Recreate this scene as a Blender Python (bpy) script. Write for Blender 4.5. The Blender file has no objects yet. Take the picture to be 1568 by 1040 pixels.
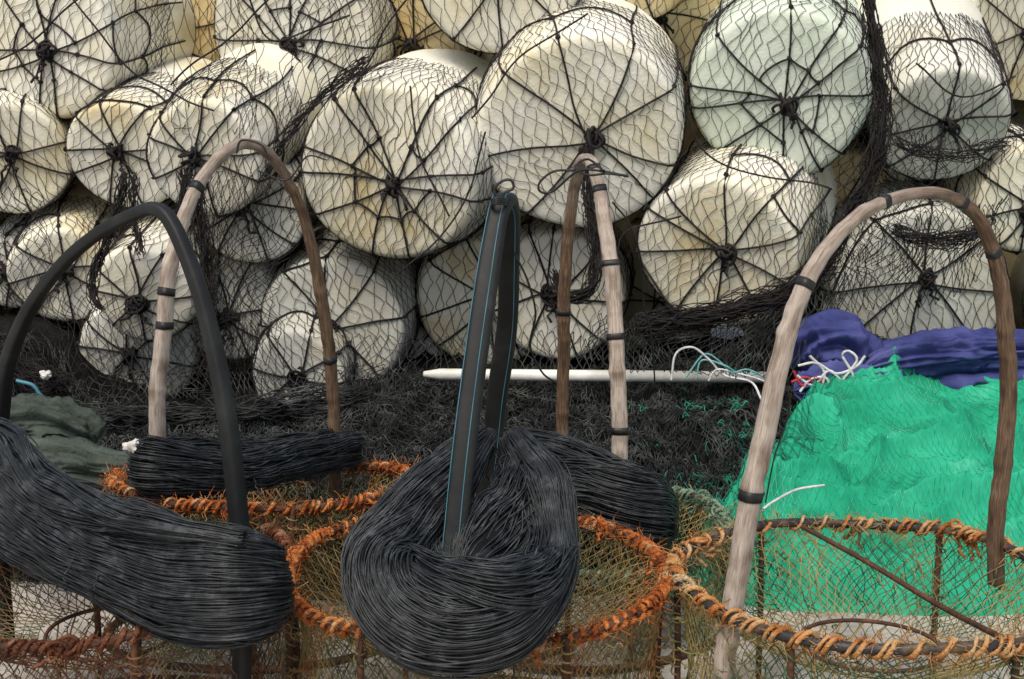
import bpy, math, random
import numpy as np
from mathutils import Vector, Matrix
random.seed(3); rng=np.random.default_rng(3)
sc=bpy.context.scene
# ---------------------------------------------------------------- survey helpers
H=1.2; T=math.radians(12); F=50/36*1568
cT,sT=math.cos(T),math.sin(T)
def ray(px,py):
    cx=(px-784)/F; cy=-(py-520)/F
    return np.array([cx,cT+sT*cy,-sT+cT*cy])
def at(px,py,y):
    d=ray(px,py); s=y/d[1]; return np.array([d[0]*s,y,H+d[2]*s])
def on(px,py,z):
    d=ray(px,py); s=(z-H)/d[2]; return np.array([d[0]*s,d[1]*s,z])
def mpp(y): return y/0.97/F
def plane_pts(pix,A,B):
    n=np.array([-(B[1]-A[1]),B[0]-A[0],0.0]); A3=np.array([A[0],A[1],0.0]); o=np.array([0,0,H])
    out=[]
    for px,py in pix:
        d=ray(px,py); s=((A3-o)@n)/(d@n); out.append(o+d*s)
    return np.array(out)
def sm(a,b,x):
    t=np.clip((x-a)/(b-a),0,1); return t*t*(3-2*t)
TB=rng.random((32,32,32))
def vn(P,scale=1.0,seed=0):
    P=np.asarray(P,float)*scale+seed*7.31
    i=np.floor(P).astype(int); f=P-i; f=f*f*(3-2*f); i0=i%32; i1=(i+1)%32
    x0,y0,z0=i0[...,0],i0[...,1],i0[...,2]; x1,y1,z1=i1[...,0],i1[...,1],i1[...,2]
    fx,fy,fz=f[...,0],f[...,1],f[...,2]
    c=lambda a,b,g:a*(1-g)+b*g
    r=c(c(c(TB[x0,y0,z0],TB[x1,y0,z0],fx),c(TB[x0,y1,z0],TB[x1,y1,z0],fx),fy),
        c(c(TB[x0,y0,z1],TB[x1,y0,z1],fx),c(TB[x0,y1,z1],TB[x1,y1,z1],fx),fy),fz)
    return r*2-1
def vn3(P,scale,seed=0): return np.stack([vn(P,scale,seed),vn(P,scale,seed+3.3),vn(P,scale,seed+5.9)],-1)
def v2(u,v,scale,seed=0): return vn(np.stack([u,v,np.zeros_like(u)+seed*1.7],-1),scale,seed)
def nrm(v): return v/np.maximum(np.linalg.norm(v,axis=-1,keepdims=True),1e-9)
def cat(P,n):
    P=np.asarray(P,float); k=len(P)
    Q=np.vstack([2*P[0]-P[1],P,2*P[-1]-P[-2]])
    seg=np.linalg.norm(np.diff(P[:,:3],axis=0),axis=1)+1e-6; cs=np.r_[0,np.cumsum(seg)]
    s=np.linspace(0,cs[-1],n); i=np.clip(np.searchsorted(cs,s,side='right')-1,0,k-2)
    t=((s-cs[i])/seg[i])[:,None]
    p0,p1,p2,p3=Q[i],Q[i+1],Q[i+2],Q[i+3]
    return .5*((2*p1)+(-p0+p2)*t+(2*p0-5*p1+4*p2-p3)*t*t+(-p0+3*p1-3*p2+p3)*t**3)
# ---------------------------------------------------------------- mesh helpers
def obj_empty(name,loc=(0,0,0)):
    o=bpy.data.objects.new(name,None); o.location=Vector([float(c) for c in loc]); o.empty_display_size=.1
    sc.collection.objects.link(o); return o
def mk(name,V,Q,mat,parent=None,uv=None,smooth=True):
    V=np.asarray(V,float).reshape(-1,3); Q=np.asarray(Q,int).reshape(-1,4)
    me=bpy.data.meshes.new(name)
    me.vertices.add(len(V)); me.vertices.foreach_set('co',V.ravel().astype(np.float32))
    me.loops.add(len(Q)*4); me.loops.foreach_set('vertex_index',Q.ravel().astype(np.int32))
    me.polygons.add(len(Q)); me.polygons.foreach_set('loop_start',(np.arange(len(Q))*4).astype(np.int32))
    me.update(calc_edges=True)
    me.polygons.foreach_set('use_smooth',np.full(len(Q),smooth))
    if uv is not None:
        l=me.uv_layers.new(name='UVMap'); l.data.foreach_set('uv',np.asarray(uv)[Q.ravel()].ravel().astype(np.float32))
    me.materials.append(mat); me.update()
    o=bpy.data.objects.new(name,me); sc.collection.objects.link(o)
    if parent is not None:
        o.parent=parent; o.matrix_parent_inverse=Matrix.Translation(-parent.location)
    return o
def grid_faces(n,m,closed_m=False,base=0):
    i=np.arange(n-1)[:,None]; mm=m if closed_m else m-1
    j=np.arange(mm)[None,:]; j2=(j+1)%m
    return np.stack([i*m+j+0*i,i*m+j2,(i+1)*m+j2,(i+1)*m+j],-1).reshape(-1,4)+base
def tubes(polys,r,sides=4,ref=(.21,.35,.91)):
    groups={}
    for p in polys:
        p=np.asarray(p,float)
        if p.ndim==2: p=p[None]
        if p.shape[1]<2: continue
        groups.setdefault(p.shape[1],[]).append(p)
    Vs=[];Qs=[];b=0
    a=np.arange(sides)*2*math.pi/sides
    for n,g in groups.items():
        P=np.concatenate(g,0); M=len(P)
        t=nrm(np.gradient(P,axis=1)); n1=nrm(np.cross(t,np.array(ref))); n2=np.cross(t,n1)
        V=P[:,:,None,:]+r*(np.cos(a)[:,None]*n1[:,:,None,:]+np.sin(a)[:,None]*n2[:,:,None,:])
        f=grid_faces(n,sides,True)
        Q=f[None]+(np.arange(M)*n*sides)[:,None,None]+b
        Vs.append(V.reshape(-1,3)); Qs.append(Q.reshape(-1,4)); b+=M*n*sides
    if not Vs: return np.zeros((0,3)),np.zeros((0,4),int)
    return np.concatenate(Vs),np.concatenate(Qs)
def mktubes(name,polys,r,mat,parent=None,sides=4,ref=(.21,.35,.91)):
    V,Q=tubes(polys,r,sides,ref); return mk(name,V,Q,mat,parent)
def join_geo(L):
    Vs=[];Qs=[];b=0
    for V,Q in L:
        Vs.append(V);Qs.append(Q+b);b+=len(V)
    return np.concatenate(Vs),np.concatenate(Qs)
# ---------------------------------------------------------------- materials
def mat(name,ramp,scale=8,rough=.6,bump=.2,bscale=60,detail=6,spec=.4,coord='Object',stretch=(1,1,1),bdist=.01):
    m=bpy.data.materials.new(name); m.use_nodes=True; nt=m.node_tree; N=nt.nodes; L=nt.links
    b=N['Principled BSDF']; b.inputs['Roughness'].default_value=rough
    b.inputs['Specular IOR Level'].default_value=spec
    tc=N.new('ShaderNodeTexCoord'); mp=N.new('ShaderNodeMapping'); mp.inputs['Scale'].default_value=stretch
    L.new(tc.outputs[coord],mp.inputs['Vector'])
    n=N.new('ShaderNodeTexNoise'); n.inputs['Scale'].default_value=scale; n.inputs['Detail'].default_value=detail; n.inputs['Roughness'].default_value=.62
    L.new(mp.outputs[0],n.inputs['Vector'])
    r=N.new('ShaderNodeValToRGB'); el=r.color_ramp.elements
    while len(el)>1: el.remove(el[-1])
    for i,(p,c) in enumerate(ramp):
        e=el[0] if i==0 else el.new(p); e.position=p; e.color=(*c,1)
    L.new(n.outputs['Fac'],r.inputs['Fac']); L.new(r.outputs['Color'],b.inputs['Base Color'])
    if bump>0:
        n2=N.new('ShaderNodeTexNoise'); n2.inputs['Scale'].default_value=bscale; n2.inputs['Detail'].default_value=4
        L.new(mp.outputs[0],n2.inputs['Vector'])
        bp=N.new('ShaderNodeBump'); bp.inputs['Strength'].default_value=bump; bp.inputs['Distance'].default_value=bdist
        L.new(n2.outputs['Fac'],bp.inputs['Height']); L.new(bp.outputs['Normal'],b.inputs['Normal'])
    return m
M_foam=[mat('foam_white',[(.30,(.66,.55,.31)),(.42,(.80,.76,.59)),(.60,(.87,.86,.77))],3.4,.75,.35,120,spec=.2,bdist=.005,detail=8),
        mat('foam_cream',[(.3,(.62,.43,.18)),(.5,(.74,.62,.37)),(.7,(.84,.78,.59))],3.4,.75,.35,120,spec=.2,bdist=.005,detail=8),
        mat('foam_green',[(.3,(.52,.60,.48)),(.5,(.68,.76,.65)),(.7,(.78,.83,.74))],3.4,.75,.35,120,spec=.2,bdist=.005,detail=8),
        mat('foam_grey',[(.3,(.56,.52,.39)),(.5,(.69,.69,.61)),(.7,(.77,.78,.71))],3.4,.75,.35,120,spec=.2,bdist=.005,detail=8)]
M_net=mat('black_twine',[(.3,(.012,.011,.012)),(.7,(.035,.030,.030))],20,.8,0,spec=.2)
M_netb=mat('black_netting',[(.32,(.006,.007,.007)),(.48,(.022,.025,.025)),(.60,(.07,.075,.073)),(.75,(.16,.165,.16))],16,.85,0,spec=.25)  # grey upper stops paint highlights into the black strand colour
M_netbase=mat('net_dark_core',[(.3,(.004,.004,.004)),(.7,(.016,.016,.016))],30,.9,.6,90,bdist=.02,spec=.1)  # near-black colour for the solid body beneath the heap's strands
M_line=mat('charcoal_line',[(.3,(.008,.010,.012)),(.5,(.021,.025,.029)),(.70,(.070,.077,.086))],38,.5,0,spec=.45)
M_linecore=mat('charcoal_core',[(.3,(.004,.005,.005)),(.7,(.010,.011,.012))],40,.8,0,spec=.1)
M_rub=mat('black_rubber',[(.3,(.009,.010,.011)),(.55,(.017,.019,.020)),(.75,(.034,.036,.035))],14,.55,.2,110,spec=.3,bdist=.002)
M_tape=mat('tape_black',[(.3,(.01,.01,.01)),(.7,(.03,.03,.03))],30,.5,.2,80)
M_blueline=mat('blue_stripe',[(.3,(.04,.16,.22)),(.7,(.08,.26,.34))],30,.5,0)
M_orange=mat('orange_rope',[(.28,(.05,.022,.013)),(.42,(.28,.070,.02)),(.53,(.54,.175,.045)),(.65,(.58,.40,.23))],26,.85,.6,260,spec=.15)
M_rust=mat('rust_rope',[(.28,(.035,.017,.012)),(.46,(.14,.05,.025)),(.60,(.28,.14,.08)),(.72,(.38,.32,.24))],28,.85,.6,260,spec=.15)
M_teal=mat('teal_rope',[(.25,(.06,.11,.07)),(.5,(.20,.31,.22)),(.75,(.42,.46,.36))],28,.85,.6,260,spec=.2)
M_tan=mat('tan_rope',[(.28,(.13,.05,.02)),(.42,(.42,.15,.04)),(.55,(.56,.32,.14)),(.67,(.54,.45,.30))],16,.85,.6,260,spec=.15)
M_hose=mat('black_hose_rim',[(.3,(.012,.012,.014)),(.5,(.035,.035,.037)),(.62,(.12,.08,.045)),(.75,(.2,.17,.10))],22,.5,.2,100)
M_potnet=mat('pot_netting',[(.28,(.03,.045,.025)),(.42,(.13,.12,.045)),(.55,(.28,.21,.08)),(.68,(.32,.12,.035))],7,.8,0,detail=3)
M_potnet2=mat('pot_netting_rust',[(.3,(.06,.03,.02)),(.5,(.18,.085,.04)),(.62,(.24,.20,.10)),(.7,(.09,.12,.06))],7,.8,0,detail=3)
M_potnet3=mat('pot_netting_green',[(.28,(.02,.09,.05)),(.42,(.07,.13,.06)),(.50,(.27,.23,.09)),(.68,(.42,.28,.10))],6,.8,0,detail=3)
M_rod=mat('rusty_rod',[(.3,(.03,.018,.012)),(.5,(.08,.035,.02)),(.7,(.18,.08,.04))],30,.8,.4,120)
M_pole=mat('white_pvc_pole',[(.3,(.55,.55,.48)),(.6,(.80,.79,.76))],9,.45,.1,60)
M_wscrap=mat('white_foam_scrap',[(.3,(.5,.5,.45)),(.6,(.75,.75,.72))],20,.8,.4,60)
M_cordw=mat('white_cord',[(.3,(.42,.42,.44)),(.6,(.70,.70,.70))],40,.8,.3,200)
M_cordt=mat('teal_cord',[(.3,(.05,.25,.28)),(.6,(.2,.45,.45))],40,.8,.3,200)
M_cordr=mat('red_cord',[(.3,(.3,.02,.03)),(.6,(.5,.05,.06))],40,.8,.3,200)
M_blue=mat('blue_tarpaulin',[(.3,(.026,.034,.12)),(.5,(.045,.056,.19)),(.7,(.090,.098,.27))],7,.8,.35,240,bdist=.003,spec=.15)
M_sack=mat('grey_green_sack',[(.3,(.03,.042,.035)),(.6,(.06,.078,.066)),(.8,(.11,.13,.11))],9,.85,.5,90)
M_ground=mat('sandy_concrete',[(.3,(.26,.23,.20)),(.5,(.43,.40,.35)),(.7,(.54,.51,.46))],5,.95,.6,40,detail=10,spec=.15,bdist=.02)
def wood_mat(name,ca,cb,u0,u1):
    m=bpy.data.materials.new(name); m.use_nodes=True; nt=m.node_tree; N=nt.nodes; L=nt.links; b=N['Principled BSDF']
    uv=N.new('ShaderNodeUVMap'); sp=N.new('ShaderNodeSeparateXYZ'); L.new(uv.outputs[0],sp.inputs[0])
    mp=N.new('ShaderNodeMapping'); mp.inputs['Scale'].default_value=(12,9,1); L.new(uv.outputs[0],mp.inputs['Vector'])
    n=N.new('ShaderNodeTexNoise'); n.inputs['Scale'].default_value=3.2; n.inputs['Detail'].default_value=10; n.inputs['Roughness'].default_value=.72; L.new(mp.outputs[0],n.inputs['Vector'])
    mp2=N.new('ShaderNodeMapping'); mp2.inputs['Scale'].default_value=(34,2.5,1); L.new(uv.outputs[0],mp2.inputs['Vector'])
    n3=N.new('ShaderNodeTexNoise'); n3.inputs['Scale'].default_value=1.0; n3.inputs['Detail'].default_value=7; L.new(mp2.outputs[0],n3.inputs['Vector'])
    def rp(cols):
        r=N.new('ShaderNodeValToRGB'); el=r.color_ramp.elements
        for i,(p,c) in enumerate(cols):
            e=el[i] if i<2 else el.new(p); e.position=p; e.color=(*c,1)
        L.new(n.outputs['Fac'],r.inputs['Fac']); return r
    ra=rp(ca); rb=rp(cb)
    mr=N.new('ShaderNodeMapRange'); mr.inputs['From Min'].default_value=u0; mr.inputs['From Max'].default_value=u1; L.new(sp.outputs[0],mr.inputs['Value'])
    mx=N.new('ShaderNodeMix'); mx.data_type='RGBA'; L.new(mr.outputs[0],mx.inputs['Factor']); L.new(ra.outputs[0],mx.inputs['A']); L.new(rb.outputs[0],mx.inputs['B'])
    mu=N.new('ShaderNodeMix'); mu.data_type='RGBA'; mu.blend_type='MULTIPLY'; mu.inputs['Factor'].default_value=.8
    r3=N.new('ShaderNodeValToRGB'); r3.color_ramp.elements[0].position=.35; r3.color_ramp.elements[0].color=(.40,.33,.27,1); r3.color_ramp.elements[1].position=.55; r3.color_ramp.elements[1].color=(1,1,1,1)
    L.new(n3.outputs['Fac'],r3.inputs['Fac']); L.new(mx.outputs['Result'],mu.inputs['A']); L.new(r3.outputs[0],mu.inputs['B'])
    L.new(mu.outputs['Result'],b.inputs['Base Color']); b.inputs['Roughness'].default_value=.65
    bp=N.new('ShaderNodeBump'); bp.inputs['Strength'].default_value=.7; bp.inputs['Distance'].default_value=.003; L.new(n.outputs['Fac'],bp.inputs['Height']); L.new(bp.outputs['Normal'],b.inputs['Normal'])
    return m
pale=[(.33,(.18,.13,.10)),(.46,(.42,.35,.295)),(.66,(.60,.54,.47))]
brown=[(.35,(.028,.016,.010)),(.5,(.14,.082,.045)),(.68,(.36,.26,.17))]
M_woodA=wood_mat('weathered_bamboo',pale,brown,.44,.6)
# ---------------------------------------------------------------- camera, light, world
cam=bpy.data.cameras.new('camera'); co=bpy.data.objects.new('camera',cam); sc.collection.objects.link(co)
co.location=(0,0,H); co.rotation_euler=(math.radians(90)-T,0,0); cam.lens=50; cam.sensor_width=36; cam.clip_end=1000; cam.clip_start=.05
cam.dof.use_dof=True; cam.dof.focus_distance=2.6; cam.dof.aperture_fstop=16
sc.camera=co
w=bpy.data.worlds.new('World'); sc.world=w; w.use_nodes=True; nt=w.node_tree
sky=nt.nodes.new('ShaderNodeTexSky'); sky.sky_type='NISHITA'; sky.sun_disc=False
EL,AZ=math.radians(58),math.radians(200)
sky.sun_elevation=EL; sky.sun_rotation=AZ; sky.dust_density=4; sky.air_density=1; sky.ozone_density=.4
bg=nt.nodes['Background']; nt.links.new(sky.outputs[0],bg.inputs[0]); bg.inputs[1].default_value=.13
sl=bpy.data.lights.new('sun','SUN'); sl.energy=2.6; sl.angle=math.radians(30); sl.color=(1,.935,.80)
so=bpy.data.objects.new('sun',sl); sc.collection.objects.link(so)
sd=Vector((math.sin(AZ)*math.cos(EL),math.cos(AZ)*math.cos(EL),math.sin(EL)))
so.rotation_euler=sd.to_track_quat('Z','Y').to_euler(); so.location=(0,0,6)
sc.view_settings.view_transform='Standard'; sc.view_settings.look='None'
# ---------------------------------------------------------------- ground
g=np.unique(np.r_[np.linspace(-300,-4,12),np.linspace(-4,4,120),np.linspace(4,300,12)])
gx,gy=np.meshgrid(g,g+3,indexing='ij')
gz=.008*v2(gx,gy,2.0)+.004*v2(gx,gy,9.0,2)
mk('ground',np.stack([gx,gy,gz],-1),grid_faces(len(g),len(g)),M_ground)
# ---------------------------------------------------------------- netting
def netlines(fn,u0,u1,v0,v1,a,b,sub=2,mask=None,warp=0,seed=0,zz=.5):
    out=[]
    K=np.arange(int((u1-u0)/a)+1); J=np.arange(int((v1-v0)/b)+1)
    for sg in (1,-1):
        U=u0+K[:,None]*a+sg*(J%2)[None,:]*a*zz; V=v0+J[None,:]*b+0*U
        n=(len(J)-1)*sub+1; x=np.linspace(0,len(J)-1,n); i=np.clip(x.astype(int),0,len(J)-2); f=x-i
        U=U[:,i]*(1-f)+U[:,i+1]*f; V=V[:,i]*(1-f)+V[:,i+1]*f
        if warp:
            du=v2(U,V,3.0/ (a*6),seed)*warp+v2(U,V,1.3/a,seed+7)*warp*.35; dv=v2(U,V,3.0/(a*6),seed+4)*warp+v2(U,V,1.3/a,seed+9)*warp*.35; U=U+du; V=V+dv
        P=fn(U,V)
        if mask is None: out.append(P)
        else:
            m=mask(U,V)
            for k in range(len(K)):
                idx=np.flatnonzero(m[k])
                if len(idx)<3: continue
                for run in np.split(idx,np.flatnonzero(np.diff(idx)>1)+1):
                    if len(run)>2: out.append(P[k,run])
    return out
# ---------------------------------------------------------------- polystyrene floats
def profile(R,L):
    c=np.array([(0,-.004),(.5*R,-.003),(.82*R,0),(.895*R,.005),(.93*R,.022),(.955*R,.06),(.985*R,.13),(1.0*R,.26),(.99*R,L-.12),(.93*R,L-.03),(.85*R,L-.004),(.5*R,L),(.001,L)])
    p=cat(c,80); s=np.r_[0,np.cumsum(np.linalg.norm(np.diff(p,axis=0),axis=1))]
    t=nrm(np.gradient(p,axis=0)); n=np.stack([t[:,1],-t[:,0]],-1)
    return s,p,n
NF=[0]
def make_float(C,R,bx,bz,nr=9,web=0,tint=0,L=.62,thin=True,ang=None,knot=True,koff=(0,0)):
    seed=NF[0]+1; NF[0]+=1
    b=nrm(np.array([bx,1.0,bz])); e1=nrm(np.cross(b,[0,0,1.0])); e2=np.cross(e1,b)
    if ang is None: ang=rng.uniform(-.45,.45)
    e1,e2=e1*math.cos(ang)+e2*math.sin(ang),-e1*math.sin(ang)+e2*math.cos(ang)
    s,p,n=profile(R,L)
    sq=1+rng.uniform(-.06,.03)
    def f(U,V,off=.003):
        S=np.hypot(U,V); th=np.arctan2(V,U)
        rho=np.interp(S,s,p[:,0])+off*np.interp(S,s,n[:,0]); z=np.interp(S,s,p[:,1])+off*np.interp(S,s,n[:,1])
        P=C+ (rho*np.cos(th))[...,None]*e1+(sq*rho*np.sin(th))[...,None]*e2+z[...,None]*b
        return P+.013*vn3(P,3.6,seed)+.003*vn3(P,11,seed+2)
    par=obj_empty('polystyrene_float',C)
    S,TH=np.meshgrid(s,np.linspace(0,2*math.pi,56,endpoint=False),indexing='ij')
    P=f(S*np.cos(TH),S*np.sin(TH),0.0)
    mk('foam_body',P,grid_faces(len(s),56,True),M_foam[tint],par)
    if thin:
        a=.035*rng.uniform(.85,1.2); bb=.033*rng.uniform(.9,1.2); sm_=R+.30
        ln=netlines(lambda U,V:f(U,V,.004+.003*v2(U,V,14,seed)),-sm_,sm_,-sm_,sm_,a,bb,3,lambda U,V:np.hypot(U,V)<sm_,warp=.022,seed=seed,zz=.42)
        mktubes('thin_net',ln,.00105,M_net,par,3)
    th0=rng.uniform(0,6.28); cords=[]; kn=[]
    ko=np.array(koff)*R
    ths=th0+np.arange(nr)*2*math.pi/nr+rng.uniform(-.2,.2,nr)
    ss=np.linspace(0,1,26); Smax=R+.38
    def cp(k,rg,off=.005):
        t=ths[k%nr]; q=R*rg/Smax; w_=.010*math.sin(q*7+t*5)
        return ko[0]*(1-q)**2+R*rg*math.cos(t)-w_*math.sin(t), ko[1]*(1-q)**2+R*rg*math.sin(t)+w_*math.cos(t)
    for k in range(nr):
        uv=np.array([cp(k,q*Smax/R) for q in ss]); cords.append(f(uv[:,0],uv[:,1],.005))
    rings=[.96]+([.40] if web else [])+([.68] if web>1 else [])+[1.45]
    for rg in rings:
        rgk=rg*(1+(rng.uniform(-.14,.14,nr) if rg<.9 else 0*ths))
        for k in range(nr):
            A=np.array(cp(k,rgk[k])); B=np.array(cp((k+1)%nr,rgk[(k+1)%nr]))
            q=np.linspace(0,1,8)[:,None]
            if rng.random()<(.62 if rg<.9 else .10 if rg<1.2 else .8):
                a0,a1=math.atan2(A[1],A[0]),math.atan2(B[1],B[0]); a1=a0+((a1-a0+math.pi)%(2*math.pi)-math.pi)
                th=a0+(a1-a0)*q[:,0]; r=np.hypot(*A)*(1-q[:,0])+np.hypot(*B)*q[:,0]; r=r*(1-(.07 if rg<1.2 else -.12)*np.sin(q[:,0]*math.pi))
                cords.append(f(r*np.cos(th),r*np.sin(th),.005))
            kn.append(f(A[:1],A[1:],.005)[0])
    geo=[tubes(cords,.0031,5)]
    for k in kn:
        q=np.linspace(0,6.5,9); A=nrm(rng.normal(size=3)); B=nrm(np.cross(A,rng.normal(size=3)))
        geo.append(tubes([k+.0045*(np.cos(q)[:,None]*A+np.sin(q)[:,None]*B)],.0040,5))
    if knot:
        kc=f(ko[:1],ko[1:],.010)[0]; loops=[]
        for i in range(10):
            q=np.linspace(0,6.3,14); A=nrm(rng.normal(size=3)); B=nrm(np.cross(A,rng.normal(size=3))); rr=rng.uniform(.012,.032)
            loops.append(kc+rng.normal(size=3)*.009+rr*(np.cos(q)[:,None]*A+np.sin(q)[:,None]*B*.6))
        for i in range(2):
            q=np.linspace(0,1,12)[:,None]; e=np.array([rng.uniform(-.05,.05),-.02,-rng.uniform(.03,.09)])
            loops.append(kc+e*q+vn3(kc+q*3,2,seed+i)*.02*q)
        geo.append(tubes(loops,.0044,5))
    V,Q=join_geo(geo); mk('net_cords',V,Q,M_net,par)
FL=[ # px,py,rpx,y,bx,bz,n,web,tint
(65,60,122,4.35,.30,.12,10,1,0),(270,40,95,4.75,-.1,.2,8,0,1),(445,50,132,4.45,.25,.08,12,1,3),
(762,-38,122,4.15,.05,.2,9,0,0),(890,208,163,3.98,.05,.22,9,0,0),(1192,145,138,4.08,.22,.22,11,1,2),
(1445,195,108,4.1,.06,.55,8,0,3),(1590,40,120,4.5,.1,.3,8,0,0),(20,245,90,4.3,-.25,.15,8,0,0),
(188,238,94,4.2,.15,.2,9,0,0),(312,242,100,4.05,.22,.28,9,0,0),(592,268,150,4.0,.26,.16,12,1,0),
(1095,388,132,3.97,.42,.24,10,0,0),(385,325,88,4.16,.05,.12,9,0,3),(508,505,124,4.2,.10,.12,8,0,3),
(745,465,112,4.3,.06,.12,9,0,0),(850,455,110,4.22,.14,.12,9,0,0),(1410,450,142,4.18,0,.12,8,0,3),
(1575,305,85,4.2,-.1,.15,8,0,0),(1435,275,88,4.42,0,.2,8,0,3),(95,425,84,4.3,-.08,.2,8,0,0),
(222,450,84,4.1,.12,.25,8,0,0),(20,420,66,4.4,0,.2,8,0,3),(205,545,95,4.3,0,.2,8,0,3),(350,475,90,4.3,0,.15,8,0,3),
(455,575,84,4.1,.08,.15,8,0,3),(1015,30,110,4.55,0,.3,8,0,1),(620,60,100,4.6,.1,.3,9,0,1),(150,150,90,4.7,.1,.2,8,0,1),
(960,-60,110,4.4,.1,.3,8,0,1),(660,400,90,4.6,0,.2,8,0,1),(1290,330,105,4.45,.1,.2,8,0,1),(1330,60,100,4.6,.1,.2,8,0,0),(610,560,80,4.45,0,.2,8,0,3),(520,30,90,4.75,0,.2,8,0,1)]
for (px,py,rp,y,bx,bz,n,wb,ti) in FL:
    make_float(at(px,py,y),rp*mpp(y),bx,bz,n,wb,ti,koff=rng.uniform(-.14,.14,2))
for r in range(4):
    for c in range(9):
        x=-2.3+c*.56+(r%2)*.28
        make_float(np.array([x+rng.uniform(-.04,.04),5.0+rng.uniform(-.1,.15),.27+r*.46]),.275,rng.uniform(-.1,.1),rng.uniform(0,.2),8,0,random.choice([0,1,1,3]),thin=False,knot=False)
for sgn in (-1,1):
    for r in range(3):
        for c in range(2):
            make_float(np.array([sgn*(1.95+c*.55),4.35+.1*r,.27+r*.5]),.27,.1*sgn,.15,8,0,random.choice([0,1,3]))
# ---------------------------------------------------------------- black net heap
def gedge(x,y): return x-.6*(y-3.0)+.07*v2(x,y,4,3)+.03*v2(x,y,12,33)
def gmask(x,y): return sm(.33,.47,gedge(x,y))*sm(2.84,2.98,y+.06*v2(x,y,3,13))*(1-sm(3.95,4.1,y))
def hb(x,y):
    h=.19*sm(2.95,3.22,y+.08*v2(x,y,2.5,9))+.03*sm(3.75,4.1,y)*sm(-.7,-.3,x)-.08*sm(3.4,3.9,y)*sm(-.3,-.75,x)+.15*np.exp(-((x-.85)**2/.10+(y-4.0)**2/.04))+.22*sm(-1.15,-1.5,x)*sm(3.2,3.9,y)
    k=sm(2.95,3.2,y); xw=x+.06*v2(x,y,5,31); yw=y+.06*v2(x,y,5,32)
    h=h+k*(.05*v2(x,y,3.2,1)+.045*(1-np.abs(v2(xw,yw*1.6,6.5,2)))**2+.022*(1-np.abs(v2(xw,yw,15,6)))**2-.035)
    return h*(1-sm(4.5,4.8,y))*(1-.75*sm(.38,.52,gedge(x,y))*(1-sm(3.85,4.0,y)))-.01
xs=np.linspace(-2.4,2.2,380); ys=np.linspace(2.85,4.85,180)
X,Y=np.meshgrid(xs,ys,indexing='ij'); Z=hb(X,Y)+.008*v2(X,Y,38,3)-.006
heap=obj_empty('black_fishing_net',(0,3.5,.1))
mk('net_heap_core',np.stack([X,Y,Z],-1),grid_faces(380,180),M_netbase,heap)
LN=[]
for lay in range(3):
    def fh(U,V,lay=lay):
        x=U+.09*v2(U,V,5,lay+1)+.03*v2(U,V,17,lay+11); y=V+.09*v2(U,V,5,lay+5)+.03*v2(U,V,17,lay+15)
        z=hb(x,y)+.010+.025*np.abs(v2(U,V,12,lay+7))+.012*v2(U,V,34,lay+2)
        return np.stack([x,y,z],-1)
    LN+=netlines(fh,-2.2,2.0,3.0,4.12,.030,.027,2)
mktubes('net_heap_mesh',LN,.0015,M_netb,heap,3)
CU=[]
for i in range(2600):
    x=rng.uniform(-1.6,1.3); y=rng.uniform(2.98,3.95); n=16; q=np.linspace(0,1,n)
    a0=rng.uniform(0,6.28); k=rng.uniform(-6,6); Ls=rng.uniform(.05,.16)
    ang=a0+k*q+2*np.sin(q*rng.uniform(4,14)); px_=x+np.cumsum(np.cos(ang))*Ls/n; py_=y+np.cumsum(np.sin(ang))*Ls/n
    CU.append(np.stack([px_,py_,hb(px_,py_)+.015+.024*np.sin(q*3.14)*rng.random()+.008*np.sin(q*15)],-1))
mktubes('net_heap_tangle',CU,.0014,M_netb,heap,4)
# ---------------------------------------------------------------- bunched & draped black netting over the floats
def patch(c4,y4,a,warp,seed,name,r=.0012,mt=None):
    P=[at(*c,y) for c,y in zip(c4,y4)]
    W=np.linalg.norm(P[1]-P[0]); Hh=np.linalg.norm(P[3]-P[0])
    def f(U,V):
        u=U/W; v=V/Hh
        u_=u[...,None]; v_=v[...,None]
        Q=(P[0]*(1-u_)+P[1]*u_)*(1-v_)+(P[3]*(1-u_)+P[2]*u_)*v_
        return Q+vn3(Q,3.5,seed)*warp*np.array([1,.5,1])+vn3(Q,13,seed+1)*warp*.35
    ln=netlines(f,0,W,0,Hh,a,a*1.05,2,warp=.01,seed=seed)
    mktubes(name,ln,r,mt or M_net,heap,3)
patch([(310,270),(445,255),(470,560),(290,600)],[3.95]*2+[3.85]*2,.028,.07,1,'draped_net')
patch([(300,270),(400,265),(420,520),(290,560)],[3.92]*2+[3.85]*2,.022,.08,31,'draped_net')
patch([(-40,270),(40,300),(90,520),(-60,600)],[3.95]*4,.024,.09,2,'draped_net')
patch([(1290,400),(1530,320),(1500,440),(1250,500)],[3.9]*4,.022,.10,3,'draped_net')
patch([(1270,340),(1560,320),(1520,410),(1270,420)],[3.9]*4,.020,.09,23,'draped_net')
patch([(1350,90),(1410,80),(1400,420),(1290,430)],[3.9]*4,.022,.08,4,'draped_net')
patch([(1340,200),(1420,220),(1420,340),(1290,380)],[3.88]*4,.018,.08,44,'draped_net')
patch([(1390,190),(1560,180),(1540,235),(1390,230)],[3.92]*4,.02,.06,5,'draped_net')
patch([(60,470),(400,500),(400,640),(60,640)],[3.95,3.95,3.75,3.75],.030,.09,6,'draped_net')
patch([(90,560),(560,560),(540,640),(90,650)],[3.9,3.9,3.7,3.7],.022,.07,36,'draped_net',.0014,M_netb)
patch([(540,510),(950,490),(960,570),(540,590)],[3.95,3.95,3.8,3.8],.024,.07,7,'draped_net',.0014,M_netb)
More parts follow.
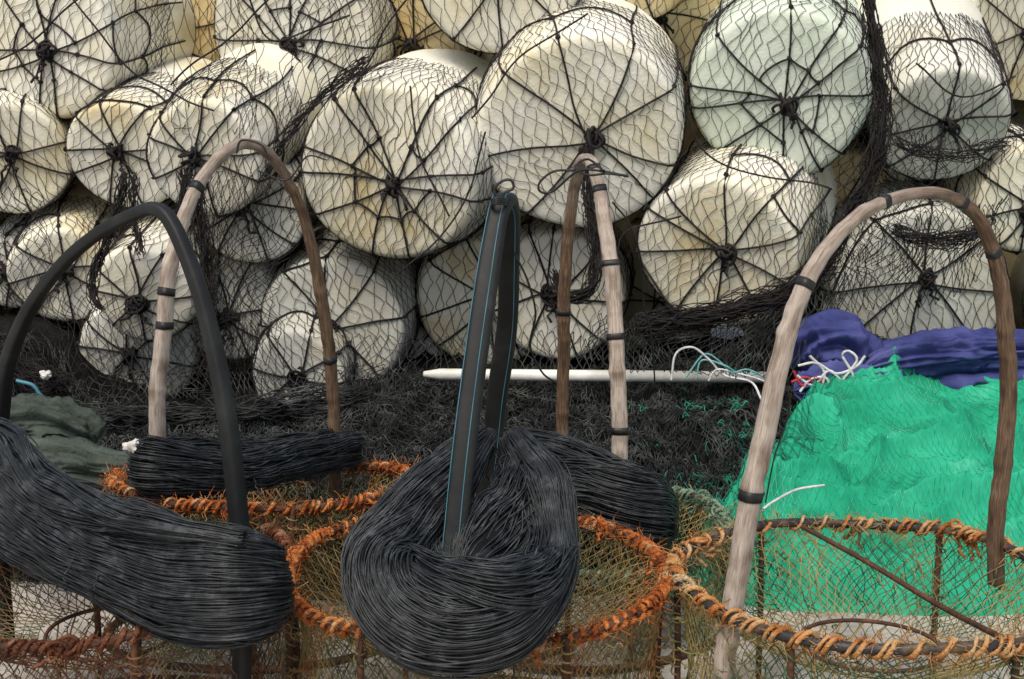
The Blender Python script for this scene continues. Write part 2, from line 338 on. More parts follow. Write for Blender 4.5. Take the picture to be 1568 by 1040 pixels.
patch([(1000,470),(1290,430),(1290,560),(980,560)],[3.85,3.85,3.75,3.75],.02,.06,8,'draped_net',.0014,M_netb)
patch([(940,480),(1290,440),(1240,560),(900,560)],[3.85,3.85,3.7,3.7],.02,.06,18,'draped_net',.0014,M_netb)
patch([(440,-10),(620,-10),(560,130),(430,200)],[3.95]*4,.030,.08,9,'draped_net')
patch([(220,-10),(380,-10),(380,200),(260,200)],[4.0]*4,.036,.10,10,'draped_net')
def bunch(path,wm,n,name,mt=M_net,r=.0016,wob=.02):
    c=cat([at(*p) for p in path],60); t=nrm(np.gradient(c,axis=0)); e1=nrm(np.cross(t,[0,1,.1])); e2=np.cross(t,e1); q=np.linspace(0,1,60)
    L=[]
    for i in range(n):
        ph=rng.uniform(0,6.28)+q*rng.uniform(-7,7); r0=wm*np.sqrt(rng.random())*(.7+.5*np.sin(q*rng.uniform(5,16)+i))
        L.append(c+(r0*np.cos(ph))[:,None]*e1+(r0*np.sin(ph))[:,None]*e2*.6+vn3(c*1.0+i*.37,16,i%9)*wob+vn3(c+i*.77,45,i%5)*wob*.3)
    mktubes(name,L,r,mt,heap,4)
bunch([(1325,-20,3.9),(1338,60,3.88),(1352,150,3.86),(1345,240,3.86),(1300,330,3.86),(1270,400,3.85)],.020,50,'twisted_net')
bunch([(560,90,3.9),(490,150,3.88),(430,220,3.86),(405,270,3.85)],.008,18,'twisted_net',r=.0014)
bunch([(300,270,3.85),(310,360,3.85),(315,460,3.82),(330,580,3.8)],.028,46,'twisted_net',r=.0014)
bunch([(190,270,3.95),(178,330,3.93),(150,400,3.93),(140,450,3.92),(155,470,3.9)],.009,26,'twisted_net')
bunch([(205,270,3.95),(205,340,3.93),(215,390,3.9)],.008,16,'twisted_net')
bunch([(280,260,3.9),(285,300,3.9),(275,330,3.9)],.010,22,'twisted_net')
bunch([(895,225,3.93),(903,300,3.92),(912,370,3.9),(905,440,3.88),(865,455,3.88),(850,420,3.9)],.014,40,'twisted_net')
bunch([(1270,400,3.85),(1200,450,3.85),(1100,480,3.82),(980,500,3.8)],.035,100,'twisted_net')
bunch([(1500,350,3.88),(1440,370,3.86),(1370,350,3.86)],.022,36,'twisted_net',r=.0013)
bunch([(1540,220,3.9),(1470,236,3.88),(1400,232,3.87),(1370,215,3.87)],.009,16,'twisted_net',r=.0013)
bunch([(-20,540,3.8),(40,570,3.75),(100,600,3.75)],.05,70,'twisted_net')
bunch([(80,640,3.6),(200,640,3.6),(330,640,3.6),(420,625,3.65),(560,610,3.7)],.04,80,'twisted_net',mt=M_netb)
for pts in ([(0,90),(60,50),(130,-10)],[(110,-10),(190,100),(240,130),(330,170)],[(540,130),(600,30),(640,-20)],[(720,180),(800,90),(900,20)],
            [(740,200),(700,330),(610,420)],[(1050,170),(1100,250),(1270,290)],[(630,130),(640,240),(690,330)],[(1040,330),(960,350),(940,400)],[(1350,60),(1340,200),(1290,280)],[(260,130),(350,60),(420,-10)],[(380,-10),(420,60),(540,20)],[(1400,100),(1470,150),(1560,120)]):
    c=cat([at(x,y,3.86) for x,y in pts],30); mktubes('long_cord',[c+vn3(c,9,2)*.012],.0028,M_net,heap,5)
# ---------------------------------------------------------------- green net pile
def ridge(x,y,s,seed,k): return (1-np.abs(v2(x,y,s,seed)))**k
def gh(x,y):
    wx=.10*v2(x,y,2.2,21)+.03*v2(x,y,7,24); wy=.10*v2(x,y,2.2,22)+.03*v2(x,y,7,25)
    e=gmask(x,y)
    h=.03+.12*sm(2.86,3.2,y)+.09*sm(3.1,3.6,y)+.03*sm(.7,1.1,x)
    X_,Y_=x+wx,y+wy
    f=.06*np.abs(v2(X_,Y_,3.6,5))+.060*ridge(X_*.5+.5*Y_,Y_*1.1-.3*X_,5,6,4)+.045*ridge(X_*.9-.3*Y_,Y_*.7+.2*X_,9,7,4)+.022*ridge(X_*.6,Y_*1.3,21,4,3)+.010*ridge(X_,Y_*.7,44,8,3)
    return e*(h+f*.95)-.012
xs=np.linspace(.2,2.2,520); ys=np.linspace(2.75,4.12,400); X,Y=np.meshgrid(xs,ys,indexing='ij')
M_green=mat('green_net_cloth',[(.28,(.006,.16,.085)),(.45,(.012,.30,.170)),(.62,(.028,.40,.240)),(.8,(.10,.48,.33))],7,.8,.35,220,detail=10,spec=.15,bdist=.003)
gp=obj_empty('green_net_pile',(1.1,3.3,.1))
mk('green_net_folds',np.stack([X,Y,gh(X,Y)],-1),grid_faces(520,400),M_green,gp)
def fg(U,V):
    x=U+.05*v2(U,V,6,1); y=V+.05*v2(U,V,6,5)
    return np.stack([x,y,np.maximum(gh(x,y),hb(x,y))+.008+.008*v2(U,V,20,3)],-1)
M_greenl=mat('green_mesh_lines',[(.3,(.004,.10,.06)),(.6,(.015,.24,.16)),(.8,(.14,.40,.28))],12,.8,0)
M_greenf=mat('green_mesh_light',[(.3,(.02,.30,.17)),(.5,(.05,.46,.29)),(.7,(.20,.60,.44))],9,.8,0)
mktubes('green_net_mesh',netlines(fg,.30,1.0,2.9,3.6,.022,.02,2,lambda U,V:np.abs(gedge(U,V)-.38)<.13),.0010,M_greenl,gp,3)
def fg2(U,V):
    x=U+.04*v2(U,V,5,41); y=V+.04*v2(U,V,5,45); return np.stack([x,y,gh(x,y)+.0015],-1)
mktubes('green_net_weave',netlines(fg2,.42,1.9,2.88,3.75,.017,.015,2,lambda U,V:gedge(U,V)>.42),.0007,M_greenf,gp,3)
CU=[]
for i in range(130):
    y=rng.uniform(2.92,3.55); x=.36+.6*(y-3.0)+rng.uniform(-.1,.12); n=14; q=np.linspace(0,1,n); a=rng.uniform(0,6.28)+rng.uniform(-5,5)*q; Ls=rng.uniform(.06,.18)
    a_=x+np.cumsum(np.cos(a))*Ls/n; b_=y+np.cumsum(np.sin(a))*Ls/n
    CU.append(np.stack([a_,b_,np.maximum(gh(a_,b_),hb(a_,b_))+.010],-1))
mktubes('green_frayed_edge',CU,.0014,M_greenl,gp,4)
CU=[]
for (px,py,nn) in [(430,640,7),(1000,650,10),(1110,650,26),(1140,620,16),(1060,620,12),(760,690,4)]:
    for i in range(nn):
        c=on(px+rng.normal()*30,py+rng.normal()*16,.20); z=float(hb(c[:1],c[1:2])[0])+.025
        q=np.linspace(0,1,10); a=rng.uniform(0,6.28)+rng.uniform(-6,6)*q
        CU.append(np.stack([c[0]+np.cumsum(np.cos(a))*.005,c[1]+np.cumsum(np.sin(a))*.005,z+.006*np.sin(q*9)],-1))
mktubes('green_twine_scraps',CU,.0014,M_greenl,gp,4)
# ---------------------------------------------------------------- lofted soft lumps (bags)
def lump(name,path,mt,parent=None,flat=.8,fold=.02,seed=0,n=120,m=96):
    c=cat([np.r_[at(p[0],p[1],p[2]),p[3]*mpp(p[2])] for p in path],n)
    P=c[:,:3]; r=c[:,3]; t=nrm(np.gradient(P,axis=0)); e1=nrm(np.cross(t,[0.05,1,.2])); e2=np.cross(t,e1)
    q=np.linspace(0,1,n); r=r*np.sqrt(np.clip(np.minimum(q,1-q)*14,0.0005,1))
    a=np.linspace(0,2*math.pi,m,endpoint=False)
    V=P[:,None]+r[:,None,None]*(np.cos(a)[:,None]*e1[:,None]+flat*np.sin(a)[:,None]*e2[:,None])
    nn=nrm(V-P[:,None]+1e-9)
    ww=.25*vn(V,5,seed+3)
    long=np.stack([np.repeat(q[:,None]*1.5,m,1)+ww,np.repeat(np.cos(a)[None]*1.3,n,0)+ww,np.repeat(np.sin(a)[None]*1.3,n,0)],-1)
    d=fold*(1-np.abs(vn(long,2.0,seed)))**3*1.5+fold*.6*(1-np.abs(vn(long,4.2,seed+2)))**3+fold*.15*(1-np.abs(vn(V,22,seed)))**3-fold*.9
    V=V+nn*(d*np.clip(r/.03,0,1)[:,None])[...,None]
    return mk(name,V,grid_faces(n,m,True),mt,parent)
bb=obj_empty('blue_tarpaulin_bundle',at(1400,560,3.8))
lump('bundle_body',[(1300,575,3.75,18),(1350,566,3.75,34),(1410,566,3.75,44),(1490,562,3.75,46),(1570,560,3.75,44),(1680,562,3.75,44),(1760,565,3.8,20)],M_blue,bb,.9,.03,1)
lump('bundle_top',[(1218,570,3.8,14),(1238,540,3.8,34),(1278,530,3.78,42),(1312,550,3.76,32),(1345,570,3.74,18)],M_blue,bb,.9,.028,4)
lump('bundle_neck',[(1215,600,3.66,14),(1270,592,3.66,28),(1330,588,3.66,24),(1390,585,3.66,14)],M_blue,bb,.9,.022,7)
lump('bundle_flap',[(1320,565,3.68,10),(1400,550,3.68,26),(1500,540,3.70,22),(1620,538,3.72,10)],M_blue,bb,.5,.02,9)
rt=obj_empty('rope_tangle',at(1150,580,3.7))
def cord(name,pix,r,mt,parent=None,n=60):
    return mktubes(name,[cat([at(*p) for p in pix],n)],r,mt,parent,6)
cord('rope',[(1028,582,3.7),(1035,542,3.7),(1060,532,3.7),(1085,550,3.7),(1110,575,3.7),(1150,585,3.68),(1166,612,3.62)],.0032,M_cordw,rt)
cord('rope',[(1066,580,3.7),(1075,552,3.7),(1110,560,3.7),(1135,575,3.7),(1162,572,3.7)],.0026,M_cordt,rt)
cord('rope',[(1050,578,3.7),(1078,543,3.7),(1100,552,3.71),(1120,570,3.7),(1145,566,3.7),(1175,580,3.7)],.0024,M_cordt,rt)
cord('rope',[(1085,583,3.7),(1098,566,3.7),(1130,572,3.7),(1160,580,3.68),(1190,592,3.62)],.0026,M_cordw,rt)
for pts,mt_ in [([(1222,560),(1250,556),(1280,572),(1310,562),(1325,545)],M_cordw),([(1278,606),(1292,580),(1312,552),(1300,538),(1290,545),(1306,575),(1302,604)],M_cordw),
    ([(1220,575),(1245,590),(1268,568),(1285,580),(1300,600)],M_cordw),([(1215,568),(1228,590),(1250,578),(1262,590)],M_cordr),([(1225,600),(1240,582),(1262,578),(1272,590)],M_cordw),([(1212,585),(1235,578),(1252,592)],M_cordr),([(1240,545),(1262,570),(1255,600)],M_cordw)]:
    cord('rope',[(a_,b_,3.555) for a_,b_ in pts],.0036,mt_,rt)
cord('rope',[(1168,780,2.88),(1185,768,2.92),(1220,750,2.98),(1262,743,3.0)],.003,M_cordw,rt)
gs=obj_empty('grey_sack',at(70,660,2.9))
lump('sack_body',[(-60,690,2.95,50),(0,668,2.95,44),(60,655,2.95,38),(110,665,2.95,34),(140,690,2.95,22)],M_sack,gs,.9,.026,2)
lump('sack_lower',[(-40,740,2.85,40),(40,720,2.85,44),(110,715,2.85,34),(150,720,2.85,24),(205,725,2.85,20),(225,730,2.85,8)],M_sack,gs,.9,.02,5)
def scrap(px,py,y,r,name,mt):
    n,m=20,26; th=np.linspace(.01,math.pi-.01,n)[:,None]; ph=np.linspace(0,2*math.pi,m,endpoint=False)[None]
    D=np.stack([np.sin(th)*np.cos(ph),np.sin(th)*np.sin(ph),np.cos(th)+0*ph],-1)
    V=at(px,py,y)+D*(r*(1+.5*vn(D,1.8,px)+.25*vn(D,4,px)))[...,None]*np.array([1,.8,.8]); mk(name,V,grid_faces(n,m,True),mt)
scrap(205,685,3.0,.018,'foam_scrap',M_wscrap); scrap(120,645,3.0,.009,'foam_scrap',M_wscrap); scrap(70,575,3.7,.014,'foam_scrap',M_wscrap)
cord('blue_plastic_strip',[(25,583,3.5),(50,590,3.5),(62,605,3.5),(75,612,3.5)],.005,M_blueline)
# ---------------------------------------------------------------- white pole
A=at(648,573,3.80); B=at(1190,578,3.80); d=nrm(B-A); rr=.0158
pl=[];n1=nrm(np.cross(d,[0,0,1])); n2=np.cross(d,n1); a=np.linspace(0,2*math.pi,24,endpoint=False); LP=np.linalg.norm(B-A)
for s_,r_ in [(0,.0005),(0,.006),(.004,.0085),(.045,rr*.98),(.05,rr),(.2,rr),(.52,rr),(.522,rr*1.08),(.57,rr*1.08),(.572,rr),(LP,rr),(LP,.001)]:
    p=A+d*s_; pl.append(p+r_*(np.cos(a)[:,None]*n1+np.sin(a)[:,None]*n2))
mk('white_pole',np.array(pl),grid_faces(len(pl),24,True),M_pole,smooth=True)
# ---------------------------------------------------------------- pots
def ring_pts(C,R,n,z=0,tilt=0,irr=.006,seed=0,a0=0,a1=2*math.pi):
    th=np.linspace(a0,a1,n); P=np.stack([R*np.cos(th),R*np.sin(th),0*th+z],-1)
    P=P+vn3(P,5,seed)*irr
    c,s=math.cos(tilt),math.sin(tilt)
    return C+np.stack([P[:,0],P[:,1]*c-P[:,2]*s,P[:,1]*s+P[:,2]*c],-1)
def pot(C,R,h,ropem,netm,turns,seed,tilt=0,hose=None,hr=.0080,rope_r=.0042,wrapfrac=.88,strands=2):
    par=obj_empty('fishing_pot',C)
    c,s=math.cos(tilt),math.sin(tilt)
    tf=lambda P:C+np.stack([P[...,0],P[...,1]*c-P[...,2]*s,P[...,1]*s+P[...,2]*c],-1)
    ring=ring_pts(C,R,160,0,tilt,.014,seed)
    mktubes('rim_ring',[ring],hr*.85,hose or M_rod,par,8,ref=(0,0,1))
    n=turns*10; th=np.linspace(0,2*math.pi,n); base=np.stack([R*np.cos(th),R*np.sin(th),0*th],-1); base=base+vn3(base,5,seed)*.014
    er=np.stack([np.cos(th),np.sin(th),0*th],-1)
    for k in range(strands):
        ph=turns*th+k*2.4+1.9*v2(th*3,th*0,1.3,seed+k); hrr=hr+.0035*np.abs(v2(th*14,th*0,1,seed+1+k))+k*.0008
        P=base+er*(hrr*np.cos(ph))[:,None]+np.array([0,0,1])*(hrr*np.sin(ph))[:,None]
        P=tf(P)+vn3(P,60,k)*.0015; segs=[];i=0
        while i<n-20:
            Ls=rng.integers(25,90)
            if rng.random()<wrapfrac-.25*k: segs.append(P[i:min(i+Ls+1,n)])
            i+=Ls
        mktubes('rim_rope',segs,rope_r*(1 if k==0 else .75),ropem,par,6)
    fz=[]
    for i in range(1700):
        t=rng.uniform(0,6.28); b0=np.array([R*math.cos(t),R*math.sin(t),0]); b0=b0+vn3(b0[None],5,seed)[0]*.014
        d=nrm(rng.normal(size=3)); q=np.linspace(0,1,4)[:,None]
        fz.append(tf(b0+d*hr*1.2+(d*q+rng.normal(size=3)*q*q*.7)*rng.uniform(.005,.016)))
    mktubes('rope_fibres',fz,.0006,ropem,par,3)
    kg=[]
    for t in rng.uniform(0,6.28,6):
        b0=np.array([R*math.cos(t),R*math.sin(t),0]); b0=b0+vn3(b0[None],5,seed)[0]*.014
        for j in range(3):
            q=np.linspace(0,6.3,14); A_=nrm(rng.normal(size=3)); B_=nrm(np.cross(A_,rng.normal(size=3)))
            kg.append(tf(b0+rng.normal(size=3)*.005+(np.cos(q)[:,None]*A_+np.sin(q)[:,None]*B_)*rng.uniform(.009,.015)))
        for j in range(3):
            q=np.linspace(0,1,10)[:,None]; kg.append(tf(b0+np.array([rng.normal()*.02,rng.normal()*.02,-rng.uniform(.01,.05)])*q+vn3(b0+q*4,2,j)*.01*q))
    mktubes('rim_knots',kg,.0032,ropem,par,5)
    b=ring_pts(C,R*1.02,100,-h+.012,tilt,.004,seed+1)
    mktubes('base_ring',[b],.008,M_rod,par,8,ref=(0,0,1))
    posts=[]
    for k in range(6):
        t=seed+k*math.pi/3; q=np.linspace(0,1,8)
        posts.append(tf(np.stack([R*math.cos(t)*(1-.015*np.sin(q*3)),R*math.sin(t)*(1-.015*np.sin(q*3)),-q*(h-.01)],-1)))
    mktubes('posts',posts,.0060,M_rod,par,6)
    ls=[]
    for k in range(6):
        t=seed+k*math.pi/3; q=np.linspace(0,1,140); pp=np.stack([R*math.cos(t)+.0085*np.cos(q*70),R*math.sin(t)+.0085*np.sin(q*70),-.01-q*h*rng.uniform(.4,.95)],-1)
        ls.append(tf(pp+vn3(pp,50,k)*.004))
    mktubes('lashings',ls,.0015,netm,par,4)
    circ=2*math.pi*R
    def side(U,V):
        t=U/R; v=V/h; rr_=R*(1-.05*np.sin(np.clip(v,0,1)*math.pi))+.012*v2(U,V,9,seed)
        return tf(np.stack([rr_*np.cos(t),rr_*np.sin(t),-V+.01*v2(U,V,7,seed+2)],-1))
    L=netlines(side,0,circ,0,h-.01,.024,.016,2,warp=.010,seed=seed)
    L+=netlines(side,.01,circ,0.0,h*.5,.026,.018,2,warp=.02,seed=seed+1)
    r_in=R*.36
    def top(U,V):
        t=U/R; v=V/(R-r_in); rr_=R-V
        return tf(np.stack([rr_*np.cos(t),rr_*np.sin(t),-.10*np.sin(np.clip(v,0,1)*1.57)-.01+.012*v2(rr_*np.cos(t),rr_*np.sin(t),8,seed)],-1))
    L+=netlines(top,0,circ,0,R-r_in,.028,.017,2,warp=.010,seed=seed+3)
    def bot(U,V): return tf(np.stack([U,V,-h+.03+.01*v2(U,V,8,seed)],-1))
    L+=netlines(bot,-R,R,-R,R,.032,.024,2,lambda U,V:np.hypot(U,V)<R,seed=seed+4,warp=.01)
    mktubes('netting',L,.00095,netm,par,3)
    mktubes('funnel_ring',[ring_pts(C,r_in,60,-.11,tilt,.006,seed)],.0035,M_rod,par,6,ref=(0,0,1))
    ff=[]
    for k in range(18):
        t=k*.349; q=np.linspace(0,1,8); ff.append(tf(np.stack([r_in*(1-.35*q)*np.cos(t+q),r_in*(1-.35*q)*np.sin(t+q),-.11-q*h*.4],-1)))
    mktubes('funnel_cords',ff,.0015,netm,par,4)
    wd=[]
    for i in range(320):
        t=rng.uniform(0,6.28); z=-rng.uniform(0,h*.9); n_=10; p0=np.array([R*math.cos(t),R*math.sin(t),z])
        w_=p0+np.cumsum(nrm(rng.normal(size=(n_,3))+rng.normal(size=3)*.8),axis=0)*.006; wd.append(tf(w_))
    mktubes('net_scraps',wd,.0011,netm,par,4)
    return par
C1=on(728,872,.35); C2=on(1338,885,.35); C3=on(168,872,.35); C4=on(405,738,.35); C5=on(885,797,.2)
P1=pot(C1,.303,.35,M_orange,M_potnet,92,1)
P2=pot(C2,.315,.35,M_tan,M_potnet3,50,2,hose=M_hose,hr=.0100,rope_r=.0042,wrapfrac=.95,tilt=-math.radians(3))
P3=pot(C3,.303,.35,M_rust,M_potnet2,80,3)
P4=pot(C4,.295,.30,M_orange,M_potnet,64,4,tilt=-math.radians(9.5),wrapfrac=.82)
P5=pot(C5,.315,.2,M_teal,M_potnet3,70,5)
# ---------------------------------------------------------------- hoop handles
def hoop(P,parent,wa,wb,mt,ref,bands=(),n=260,tn=.75,name='hoop_handle',nodes=True,stripe=None,seed=0,wend=1.0):
    c=cat(P,n); t=nrm(np.gradient(c,axis=0)); e1=nrm(np.cross(t,ref)); e2=np.cross(e1,t)
    q=np.linspace(0,1,n); m=16; a=np.linspace(0,2*math.pi,m,endpoint=False)
    ca=np.sign(np.cos(a))*np.abs(np.cos(a))**.6; sa=np.sign(np.sin(a))*np.abs(np.sin(a))**.6
    k=1-(1-tn)*np.exp(-((q-.5)/.16)**2)
    k=k*(1+(wend-1)*sm(.5,.62,q))
    k=k*(1+.05*v2(q*14,q*0,1,seed))
    if nodes:
        for x in np.arange(.06,1,.135): k=k*(1+.13*np.exp(-((q-x)/.004)**2)-.04*np.exp(-((q-x-.012)/.004)**2))
    def sec(sc_): 
        return c[:,None]+ (wa*k*sc_)[:,None,None]*ca[:,None]*e1[:,None]+(wb*k*sc_)[:,None,None]*sa[:,None]*e2[:,None]
    dv=(lambda V:vn3(V,60,seed)*.0012+vn3(V,9,seed)*.004) if nodes else (lambda V:vn3(V,7,seed)*.003)
    V=sec(np.ones(n)); V=V+dv(np.repeat(c[:,None],m,1)) 
    V[0]=c[0]; V[-1]=c[-1]
    uv=np.stack([np.repeat(q[:,None],m,1),np.repeat(np.abs(a/math.pi-1)[None],n,0)],-1).reshape(-1,2)
    mk(name,V,grid_faces(n,m,True),mt,parent,uv)
    L=[]; D=dv(np.repeat(c[:,None],m,1))
    for x,wd_ in bands:
        i0=max(1,int((x-wd_/2)*n)); i1=min(n-2,max(i0+3,int((x+wd_/2)*n)+1))
        s_=(sec(np.full(n,1.10))+D)[i0:i1]; s0=sec(np.full(n,.9))+D
        s_=np.concatenate([s0[i0:i0+1],s_,s0[i1-1:i1]])
        L.append((s_.reshape(-1,3),grid_faces(len(s_),m,True)))
    if L:
        V,Q=join_geo(L); mk('tape_bands',V,Q,M_tape,parent)
    if stripe:
        mktubes('blue_stripe',[(c+D[:,0])[5:-3]+e1[5:-3]*(wa*k*s1)[5:-3,None]+e2[5:-3]*(wb*k*s2)[5:-3,None] for s1,s2 in stripe],.0007,M_blueline,parent,5)
    return c
A0,B0=(-.905,2.386),(-.40,2.0)
pts=plane_pts([(-6,760),(-6,690),(2,620),(16,545),(48,470),(100,402),(165,350),(212,324),(238,317),(262,336),(290,402),(316,490),(340,600),(358,720),(370,850),(372,960),(370,1060)],A0,B0)
pts=np.vstack([pts[0]*[1,1,0]+[0,0,.1],pts])
nA=nrm(np.array([B0[1]-A0[1],-(B0[0]-A0[0]),0])); hoop(pts,P3,.0130,.013,M_rub,nA,tn=.72,nodes=False,seed=1)
A0,B0=(-.638,2.45),(-.355,2.83)
pts=plane_pts([(247,860),(246,790),(240,660),(246,560),(253,460),(270,375),(298,295),(335,245),(375,222),(415,238),(450,290),(472,360),(490,450),(503,540),(512,620),(514,700),(514,760)],A0,B0)
nB=nrm(np.array([B0[1]-A0[1],-(B0[0]-A0[0]),0])); hoop(pts,P4,.0140,.0125,M_woodA,nB,[(.265,.006),(.30,.004),(.42,.005),(.82,.005),(.93,.005)],tn=.70,seed=2,wend=.82)
pts=[at(680,1000,1.93),at(690,890,1.95),at(706,740,1.98),at(722,600,2.02),at(741,450,2.07),at(757,350,2.11),at(768,312,2.14),at(776,312,2.18),at(780,350,2.22),at(778,450,2.28),at(768,560,2.34),at(755,680,2.39),at(743,780,2.43),at(738,860,2.45)]
hoop(pts,P1,.012,.0180,M_rub,(1,0,0),tn=.9,nodes=False,seed=3,stripe=[(-1.02,.3),(1.0,.5),(-.9,-.9)])
cord('top_cord',[(762,305,2.12),(757,290,2.12),(768,278,2.12),(782,276,2.12),(786,288,2.12),(772,296,2.12),(770,310,2.12)],.0022,M_tape,P1)
mktubes('top_lashing',[cat([at(765+12*math.cos(i*.9),306+5*math.sin(i*.9)+i*.4,2.12+.02*math.sin(i*.9+.5)) for i in range(30)],120)],.0022,M_tape,P1,5)
pts=[at(945,800,2.68),at(946,730,2.68),at(948,620,2.69),at(942,500,2.71),at(933,390,2.74),at(922,305,2.78),at(908,256,2.83),at(893,246,2.87),at(882,275,2.91),at(874,340,2.94),at(866,450,2.97),at(862,560,3.0),at(862,680,3.02),at(864,760,3.03)]
hoop(pts,P5,.013,.0160,M_woodA,(1,0,0),[(.125,.004),(.24,.005),(.33,.005),(.425,.006),(.455,.006),(.72,.005)],tn=.8,seed=4,wend=.85)
A0,B0=(.327,2.0),(.83,2.31)
pts=plane_pts([(1106,1080),(1112,1000),(1122,930),(1138,840),(1152,750),(1172,650),(1196,550),(1222,460),(1262,385),(1320,330),(1375,303),(1430,296),(1480,316),(1512,365),(1532,440),(1543,530),(1543,620),(1535,710),(1528,810),(1524,900)],A0,B0)
nE=nrm(np.array([B0[1]-A0[1],-(B0[0]-A0[0]),0])); hoop(pts,P2,.0150,.0140,M_woodA,nE,[(.085,.010),(.19,.005),(.375,.006),(.49,.004),(.585,.004),(.655,.005)],tn=.62,seed=5,wend=.88)
cord('tie_cord',[(893,262,2.8),(850,262,2.8),(826,280,2.8),(828,294,2.8),(848,292,2.8),(885,262,2.78),(920,262,2.76),(962,270,2.76)],.0024,M_tape,P5)
cord('tie_cord',[(962,270,2.76),(930,266,2.75),(900,268,2.76),(880,256,2.8),(900,244,2.8),(925,262,2.74)],.0024,M_tape,P5)
cord('tie_cord',[(938,310,2.72),(965,345,2.75),(982,400,2.8),(985,460,2.85),(998,520,2.9),(1003,590,3.0)],.0018,M_tape,P5)
cord('tie_cord',[(786,385,2.2),(808,430,2.25),(820,480,2.3),(812,530,2.35),(830,570,2.4),(850,585,2.45)],.0018,M_tape,P1)
cord('tie_cord',[(362,235,2.6),(370,215,2.6),(400,222,2.6),(412,245,2.6)],.002,M_tape,P4)
cord('tie_cord',[(395,262,2.62),(440,275,2.62),(470,240,2.62),(500,245,2.62)],.0016,M_tape,P4)
cord('tie_cord',[(1500,335,2.3),(1515,330,2.3),(1524,340,2.3),(1508,347,2.3)],.0018,M_tape,P2)
cord('tie_cord',[(1208,600,2.08),(1206,640,2.08),(1186,700,2.07),(1172,770,2.06)],.0012,M_tape,P2)
cord('brace_rod',[(1228,806,2.42),(1330,862,2.32),(1440,928,2.18),(1550,985,1.90)],.0050,M_rod,P2)
# ---------------------------------------------------------------- hanks of charcoal line
def hank(name,path,parent,n=150,wdir=None,r=.00125,N=80,seed=0,twist=.5,core=True,mess=1.0,loose=0):
    n=int(n*1.35)
    c=cat([np.r_[at(p[0],p[1],p[2]),p[3]*mpp(p[2]),p[4]] for p in path],N)
    P=c[:,:3]; w_=np.maximum(c[:,3],.004); d_=np.maximum(c[:,4],.004); t=nrm(np.gradient(P,axis=0))
    if wdir is None: e1=nrm(np.cross(t,np.array([0,1,-.25]))); e2=np.cross(t,e1)
    else: e1=np.repeat(nrm(np.array(wdir,float))[None],N,0); e2=nrm(np.cross(t,e1))
    q=np.linspace(0,1,N); out=[]; nc=max(6,n//22)
    lump_w=1+.09*mess*v2(q*7,q*0,1,seed+11); w_=w_*lump_w
    cph=rng.uniform(0,2*math.pi,nc)
    for i in range(n):
        cl=rng.integers(nc)
        ph0=cph[cl]+rng.normal()*.25 if rng.random()<.62 else rng.uniform(0,2*math.pi)
        ph=ph0+twist*(q-.5)*1.5+.28*mess*v2(q*3.2+cl*3.1,q*0,1,seed)+.09*mess*v2(q*6+i*1.3,q*0,1,seed+2)
        rho=rng.uniform(.86,1.01)+.08*mess*v2(q*4+cl*1.7,q*0,1,seed+1)+.02*v2(q*9+i*1.7,q*0,1,seed+1)
        if rng.random()<.06*mess: rho=rho+.14*np.sin(q*rng.uniform(4,8)+i)
        out.append(P+(w_*rho*np.cos(ph))[:,None]*e1+(d_*rho*np.sin(ph))[:,None]*e2+vn3(P*1.0+i*.21,24,i%7)*.0015*mess+vn3(P+cl*.9,8,cl%7)*.008*mess)
    for i in range(loose):   # loose bights standing off the hank and short hanging tails
        src=out[rng.integers(n)]; i0=rng.integers(2,N-16); L_=rng.integers(8,14); seg=src[i0:i0+L_].copy()
        s_=np.linspace(0,math.pi,L_)[:,None]; cen=P[i0:i0+L_]
        off=nrm(seg-cen)*np.sin(s_)*rng.uniform(.004,.016); out.append(seg+off)
        if i%3==0:
            k=12; u=np.linspace(0,1,k)[:,None]; st=src[i0]
            dd=nrm(st-P[i0])*.02+np.array([rng.normal()*.01,-.008,-rng.uniform(.02,.07)])
            out.append(st+dd*u+vn3(st+u*2.5,2,i%9)*.012*u)
    mktubes(name,out,r,M_line,parent,4)
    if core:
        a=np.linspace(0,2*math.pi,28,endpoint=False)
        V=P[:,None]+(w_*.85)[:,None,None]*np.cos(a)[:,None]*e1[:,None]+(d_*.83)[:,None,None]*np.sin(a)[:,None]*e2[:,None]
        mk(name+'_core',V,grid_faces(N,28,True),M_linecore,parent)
hank('line_hank',[(742,672,2.12,12,.02),(702,715,2.08,32,.03),(636,790,2.0,48,.04),(588,862,1.93,60,.05),(612,925,1.87,66,.055),(680,958,1.84,70,.06),(760,950,1.84,66,.055),(820,902,1.9,46,.05),(846,830,1.98,32,.04),(830,745,2.06,34,.03),(785,675,2.14,16,.02)],P1,520,seed=1,N=130,mess=1.4,loose=70)
hank('line_hank',[(800,690,2.14,22,.02),(797,755,2.07,46,.035),(770,815,2.00,56,.04),(728,862,1.94,42,.035),(700,892,1.90,16,.02)],P1,260,seed=2,mess=1.4,loose=20)
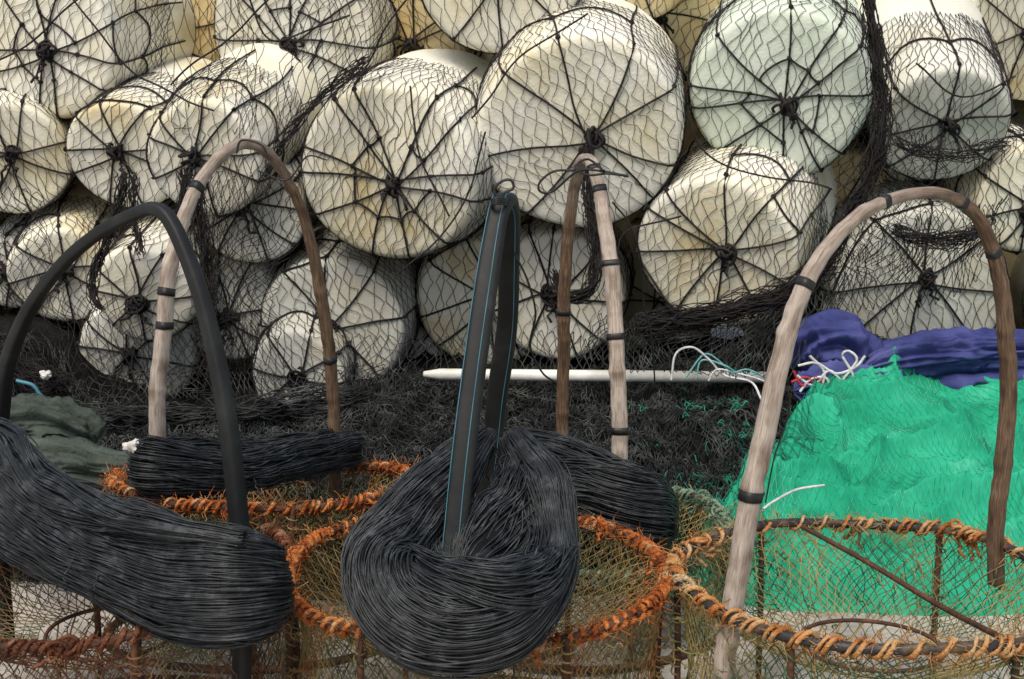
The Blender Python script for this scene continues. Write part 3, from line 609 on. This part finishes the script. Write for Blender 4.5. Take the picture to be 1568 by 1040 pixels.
hank('line_hank',[(625,850,1.93,10,.02),(680,885,1.86,30,.03),(750,902,1.83,42,.035),(820,890,1.86,34,.03),(865,850,1.95,12,.02)],P1,260,seed=3,mess=1.5,loose=20)
hank('line_hank',[(695,700,2.15,14,.02),(655,780,2.06,42,.03),(640,850,1.98,52,.035),(680,900,1.92,42,.03)],P1,220,seed=4,mess=1.5,loose=20)
hank('line_hank',[(-120,690,2.36,80,.03),(-30,735,2.27,92,.035),(60,798,2.15,86,.04),(160,852,2.03,74,.045),(265,890,1.93,82,.045),(345,897,1.88,86,.04),(392,897,1.89,78,.036),(412,900,1.92,66,.030),(400,895,1.98,60,.030),(360,880,2.04,58,.03),(250,845,2.12,60,.03),(100,800,2.25,60,.03),(-60,740,2.38,60,.03)],P3,600,wdir=(0,0.1,1),seed=5,N=140,twist=.3,mess=1.25,loose=90)
hank('line_strays',[(-90,640,2.3,20,.02),(0,672,2.24,34,.02),(60,735,2.12,34,.02),(150,780,2.0,24,.02),(250,803,1.9,16,.015),(370,820,1.86,14,.01)],P3,90,seed=6,core=False,mess=1.4)
hank('line_hank',[(222,715,2.44,40,.03),(232,715,2.40,46,.03),(290,722,2.43,38,.03),(370,722,2.52,28,.028),(450,705,2.66,26,.026),(515,690,2.80,26,.026),(540,685,2.87,20,.024),(500,685,2.90,20,.024),(380,700,2.7,24,.024),(260,705,2.5,30,.025),(222,712,2.46,30,.02)],P4,300,wdir=(0,0,1),seed=7,N=110,mess=1.5,loose=60)
hank('line_hank',[(846,720,2.95,30,.03),(860,745,2.66,40,.03),(930,765,2.58,54,.035),(990,782,2.58,58,.035),(1015,790,2.66,48,.03),(1000,770,2.78,40,.03),(920,735,2.95,34,.03),(850,715,3.0,26,.03)],P5,320,wdir=(0,0.2,1),seed=8,N=100,mess=1.5,loose=60)
hank('line_strays',[(800,672,2.75,10,.02),(850,690,2.68,22,.02),(920,715,2.62,24,.02),(985,745,2.6,20,.02),(1018,800,2.62,16,.02),(1005,835,2.64,8,.01)],P5,70,seed=9,core=False,mess=1.5)
